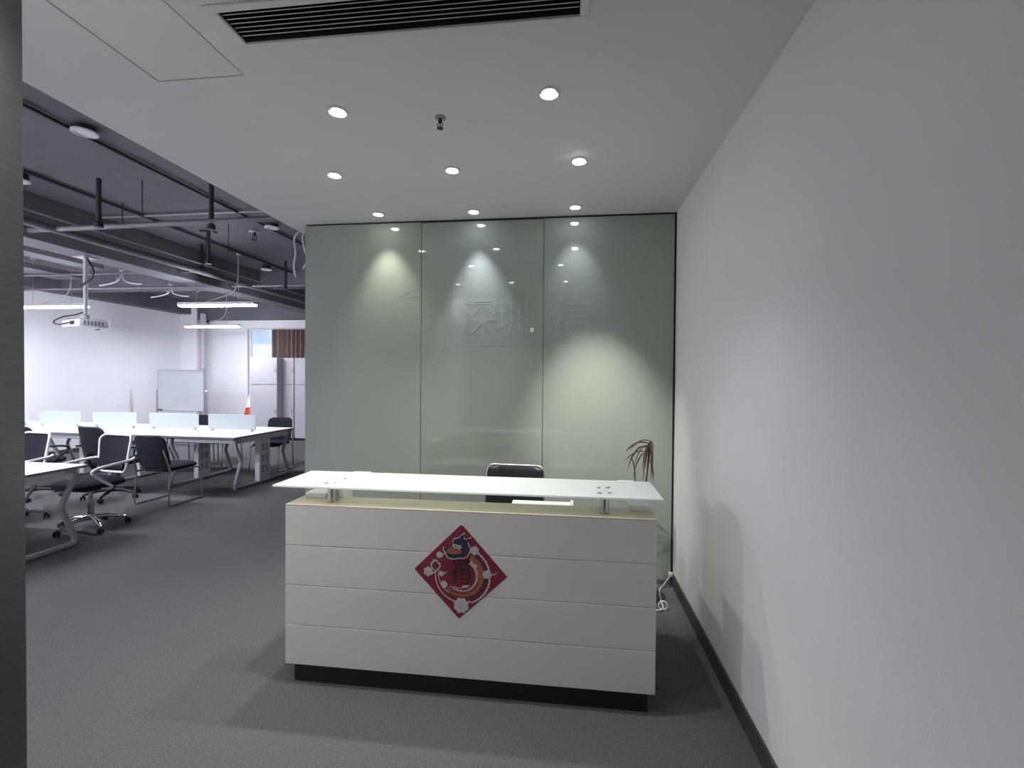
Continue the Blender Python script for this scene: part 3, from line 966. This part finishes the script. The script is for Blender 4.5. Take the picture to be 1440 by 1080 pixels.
OFFC = 'unlit downlights under the dark slab'
for (x, y, z, lab) in ((-3.70, 3.17, 3.46, 'unlit white downlight on the slab, nearest the reception ceiling corner'),
                       (-3.70, 5.44, 3.46, 'unlit white downlight on the slab beside the dark hanger rod'),
                       (-5.14, 3.80, 3.42, 'unlit white downlight cut by the steel door frame'),
                       (-5.13, 7.40, 3.42, 'small unlit downlight on the slab, farthest back')):
    d = round_light('office_downlight', lab, x, y, z, .085, M['white_plastic'], OFFC)
    MB().lathe([(0, .001), (.07, .001), (.07, ZS - z), (0, ZS - z)], n=20).build('housing', M['pipe_dark'], d, 40)


def sprinkler(label, x, y, z, s=1.0):
    k = thing('fire_sprinkler', label, 'sprinkler', (x, y, z))
    MB().lathe([(0, 0), (.034 * s, 0), (.034 * s, -.004 * s), (.02 * s, -.010 * s), (0, -.010 * s)], n=20).build('flange', M['grey_metal'], k, 40)
    MB().lathe([(0, -.01 * s), (.011 * s, -.01 * s), (.011 * s, -.028 * s), (.007 * s, -.034 * s), (0, -.034 * s)], n=14).build('body', M['pipe_dark'], k, 40)
    MB().tube(smooth_path([(.010 * s, 0, -.03 * s), (.016 * s, 0, -.045 * s), (.004 * s, 0, -.062 * s)], 4), .0026 * s, 6).tube(smooth_path([(-.010 * s, 0, -.03 * s), (-.016 * s, 0, -.045 * s), (-.004 * s, 0, -.062 * s)], 4), .0026 * s, 6).tube([(0, 0, -.032 * s), (0, 0, -.06 * s)], .003 * s, 6).build('yoke', M['pipe_dark'], k, 60)
    MB().lathe([(0, -.060 * s), (.018 * s, -.062 * s), (.019 * s, -.065 * s), (0, -.067 * s)], n=16).build('deflector', M['pipe_dark'], k, 40)


sprinkler('small pendent sprinkler head in the white reception ceiling among the spots', -.64, 2.255, ZC, .85)
sprinkler('dark sprinkler head under the office slab near the reception ceiling', -4.11, 5.68, ZS, 2.0)

# loose cables at the end of the drop ceiling
for i, (x, y, l) in enumerate(((-2.55, 4.08, .36), (-2.43, 4.02, .30))):
    cb = MB().tube(smooth_path([(x + .05, y, 2.95), (x, y, 2.88), (x + .015, y, 2.88 - l * .35), (x - .01 + .05 * i, y + .01, 2.88 - l * .7), (x + .02 - .02 * i, y, 2.88 - l)], 5), .009, 8)
    cb.tube([(x + .05, y, 2.95), (XE - .005, y, 2.97)], .009, 8)
    tag(cb.build('loose_cable', M['white_plastic'], smooth=60), ('white loose cable end dangling beyond the ceiling edge, left one', 'white loose cable end dangling right at the edge of the green wall')[i], 'cable', 'loose cables at the ceiling edge')

# projector on a pole
pj = thing('projector', 'white projector hanging on a grey pole from the big beam', 'projector', (-5.82, 4.99, 3.02))
MB().tube([(0, 0, -.70), (0, 0, 0)], .022, 12).build('pole', M['grey_metal'], pj, 50)
MB().box(-.09, .09, -.09, .09, -.012, 0, .003).build('ceiling_plate', M['grey_metal'], pj)
mt = MB().lathe([(0, -.745), (.05, -.745), (.05, -.71), (.03, -.69), (0, -.69)], n=16)
for a in (45, 135, 225, 315):
    mt.box(0, .17, -.012, .012, -.752, -.744, mat=Matrix.Rotation(math.radians(a), 4, 'Z'))
mt.build('mount', M['grey_metal'], pj, 40)
RB = Matrix.Rotation(math.radians(-20), 4, 'Z')
MB().box(-.22, .22, -.15, .15, -.855, -.765, .018, mat=RB, seg=3).build('body', M['white_plastic'], pj, 40)
MB().lathe([(0, 0), (.052, 0), (.052, .03), (.040, .034), (.036, .02), (0, .018)], n=20, mat=RB @ Matrix.Translation((-.12, .145, -.81)) @ Matrix.Rotation(-PI / 2, 4, 'X')).build('lens', M['black_plastic'], pj, 40)
MB().box(.02, .12, -.1565, -.149, -.83, -.785, .002, mat=RB).build('socket_panel', M['black_plastic'], pj)
m = MB()
for i in range(6):
    m.box(.2195, .2215, -.10 + i * .034, -.083 + i * .034, -.835, -.785, mat=RB)
m.build('vent_grille', M['edge_grey'], pj)
MB().tube(smooth_path([(.03, -.20, -.81), (-.06, -.26, -.84), (-.17, -.22, -.80), (-.19, -.10, -.73), (-.10, -.04, -.70), (-.02, 0, -.66)], 5), .008, 8).build('cable', M['black_plastic'], pj, 60)
MB().tube(smooth_path([(-.02, -.03, -.34), (.12, -.03, -.26), (.14, -.03, -.16), (.07, -.03, -.04), (.06, -.03, .0)], 5), .012, 8).build('thick_cable', M['black_plastic'], pj, 60)

# linear LED pendants
LEDG = 'linear office pendant lamps'
PEND = [(-5.45, 6.67, 'lit linear pendant above the right end of the bench'),
        (-7.93, 9.55, 'lit linear pendant farthest back, near the far left corner'),
        (-8.34, 6.62, 'lit linear pendant at the left edge behind the projector'),
        (-8.4, 1.75, 'unseen linear pendant added to brighten the front of the office, left one'),  # added out of view, with the next one, to brighten the office walls
        (-5.85, 1.75, 'unseen linear pendant added to brighten the front of the office, right one'),  # second added fill lamp, out of view
        (-5.85, 3.2, 'lit linear pendant over the nearer desk, right one'),
        (-8.4, 3.2, 'lit linear pendant over the nearer desk, left one')]
for (x, y, lab) in PEND:
    d = thing('linear_pendant', lab, 'lamp', (x, y, 2.7), 0, LEDG)
    MB().box(-.65, .65, -.055, .055, 0, .045, .006).build('housing', M['white_plastic'], d)
    MB().box(-.64, .64, -.048, .048, -.022, -.0005, .012, seg=3).build('diffuser', M['led'], d, 40)
    for s in (-1, 1):
        MB().tube([(s * .36, 0, .045), (s * .36, 0, ZS - 2.7)], .0035, 6).build('suspension_wire', M['steel'], d)
        MB().lathe([(0, ZS - 2.73), (.03, ZS - 2.73), (.035, ZS - 2.70), (0, ZS - 2.70)], n=14, mat=Matrix.Translation((s * .36, 0, 0))).build('ceiling_cup', M['white_plastic'], d, 40)
    MB().tube(smooth_path([(-.2, 0, .05), (.06, .02, .13), (.27, .02, .22), (.335, .02, .45), (.34, .01, ZS - 2.70)], 5), .006, 6).build('power_cable', M['white_plastic'], d, 60)

# pale cable bundles with sagging cords, hung below the slab
for i, (x, y, lab) in enumerate(((-6.80, 6.35, 'pale folded cable bundle hanging below the far ceiling, left one'), (-6.95, 7.4, 'pale folded cable bundle hanging below the far ceiling, right one'))):
    b = thing('cable_bundle', lab, 'cable', (x, y, 2.95), 0, 'pale cable bundles below the slab')
    MB().tube(smooth_path([(-.42, .05, .03), (-.22, .03, .05), (-.03, 0, .10), (.0, 0, .25)], 5), .011, 6).build('cord', M['white_plastic'], b, 60)
    MB().tube(smooth_path([(.40, -.05, .02), (.22, -.02, .04), (.05, 0, .10), (.03, 0, .25)], 5), .011, 6).build('cord', M['white_plastic'], b, 60)
    MB().tube(smooth_path([(-.05, 0, .1), (-.04, .05, .2), (.03, .04, .28), (.06, -.03, .2), (.02, -.05, .10), (-.04, -.03, .16), (.0, 0, .3), (.0, 0, .55)], 4), .012, 6).build('coil', M['conduit'], b, 60)

# ------------------------------------------------------------------ air vent in the reception ceiling
vt = thing('air_vent', 'long slatted air vent set in the white reception ceiling', 'vent', ((VX0 + VX1) / 2, (VY0 + VY1) / 2, ZC))
hw, hd = (VX1 - VX0) / 2, (VY1 - VY0) / 2
m = MB()
fo = .032
m.box(-hw - fo, hw + fo, -hd - fo, -hd, -.007, 0, .002).box(-hw - fo, hw + fo, hd, hd + fo, -.007, 0, .002)
m.box(-hw - fo, -hw, -hd, hd, -.007, 0, .002).box(hw, hw + fo, -hd, hd, -.007, 0, .002)
m.build('vent_frame', M['ceiling'], vt)
for i in range(7):
    yy = -hd + .012 + i * (2 * hd - .02) / 6.6
    R = Matrix.Translation((0, yy, .012)) @ Matrix.Rotation(math.radians(40), 4, 'X')
    MB().box(-hw + .003, hw - .003, -.010, .010, -.0014, .0014, mat=R).build('slat', M['vent'], vt)
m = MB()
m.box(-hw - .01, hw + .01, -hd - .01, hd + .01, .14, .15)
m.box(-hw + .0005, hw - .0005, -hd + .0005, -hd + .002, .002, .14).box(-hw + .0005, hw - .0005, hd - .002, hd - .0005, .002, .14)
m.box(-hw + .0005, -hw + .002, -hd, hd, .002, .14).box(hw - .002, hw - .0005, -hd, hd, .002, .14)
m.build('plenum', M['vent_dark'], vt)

# ------------------------------------------------------------------ recessed spots of the reception ceiling
SPG = 'recessed adjustable spots in the reception ceiling'
COOL, NEUT, WARM = (.82, .83, 1.0), (1.0, .98, .95), (1.0, .97, .84)
DM = {0: spot_disc_mat('spot_cool', COOL), 1: spot_disc_mat('spot_neutral', NEUT), 2: spot_disc_mat('spot_warm', WARM)}
CC = (COOL, NEUT, WARM)
# x, y, aim point, colour, power factor, cone degrees, tilt of the lens
SPOTS = [(-1.50, 3.53, (-1.45, 3.71, 1.7), 2, .55, 68, 'lit ceiling spot over the left green panel, next to the glass'),
         (-.738, 3.55, (-.68, 3.71, 1.5), 0, .85, 56, 'lit ceiling spot over the middle green panel, next to the glass'),
         (.041, 3.53, (.06, 3.71, 2.0), 0, .25, 66, 'lit ceiling spot over the right green panel, next to the glass'),
         (-1.49, 2.82, (-1.6, 2.5, 0), 1, 1.6, 100, 'lit ceiling spot in the middle row, left end'),
         (-.725, 2.83, (-.7, 2.6, 0), 2, 1.6, 100, 'lit ceiling spot in the middle row, between the other two'),
         (.053, 2.79, (.27, 3.71, .86), 1, 4.4, 46, 'tilted ceiling spot in the middle row, right end, half dark'),
         (-1.12, 2.15, (-1.4, 1.9, 0), 1, 1.6, 100, 'lit ceiling spot in the front row, left of the sprinkler'),
         (-.097, 2.115, (-.1, 2.0, 0), 0, 1.25, 96, 'brightest ceiling spot, in the front row right of the sprinkler'),
         (-1.52, 1.14, (-1.6, 1.0, 0), 1, .75, 110, 'ceiling spot near the door, left of three above the camera'),
         (-.765, 1.2, (-.75, 1.0, 0), 1, .65, 110, 'ceiling spot near the door, middle of three above the camera'),
         (-.045, 1.2, (-.35, 1.0, 0), 1, .2, 90, 'ceiling spot near the door, right of three above the camera')]
for (x, y, aim, ci, pw, cone, lab) in SPOTS:
    d = thing('recessed_spot', lab, 'lamp', (x, y, ZC), 0, SPG)
    MB().lathe([(.038, -.001), (.041, -.008), (.051, -.006), (.053, 0), (.038, 0)], n=28).build('trim_ring', M['white_metal'], d, 40)
    MB().lathe([(.0, -.0008), (.0375, -.0008), (.0375, -.005), (.036, -.0012), (0, -.0012)], n=28).build('baffle', M['edge_grey'], d, 40)
    dirv = (Vector(aim) - Vector((x, y, ZC))).normalized()
    q = Vector((0, 0, -1)).rotation_difference(dirv)
    ang = min(q.angle, math.radians(16))
    R = Matrix.Rotation(ang, 4, q.axis) if q.angle > 1e-4 else Matrix.Identity(4)
    T = Matrix.Translation((0, 0, -.004 - .034 * math.sin(ang) * .5)) @ R
    MB().lathe([(0, 0), (.031, 0), (.032, .002), (.0, .003)], n=24, mat=T).build('lens', DM[ci], d)
    ld = bpy.data.lights.new('spot_light', 'SPOT')
    ld.energy = SPOT_W * pw
    ld.color = CC[ci]
    ld.spot_size = math.radians(cone)
    ld.spot_blend = 1.0
    ld.shadow_soft_size = .02
    lo = bpy.data.objects.new('spot_light', ld)
    COL.objects.link(lo)
    lo.parent = d
    lo.location = (dirv.x * .02, dirv.y * .02, -.03)
    lo.rotation_euler = dirv.to_track_quat('-Z', 'Y').to_euler()
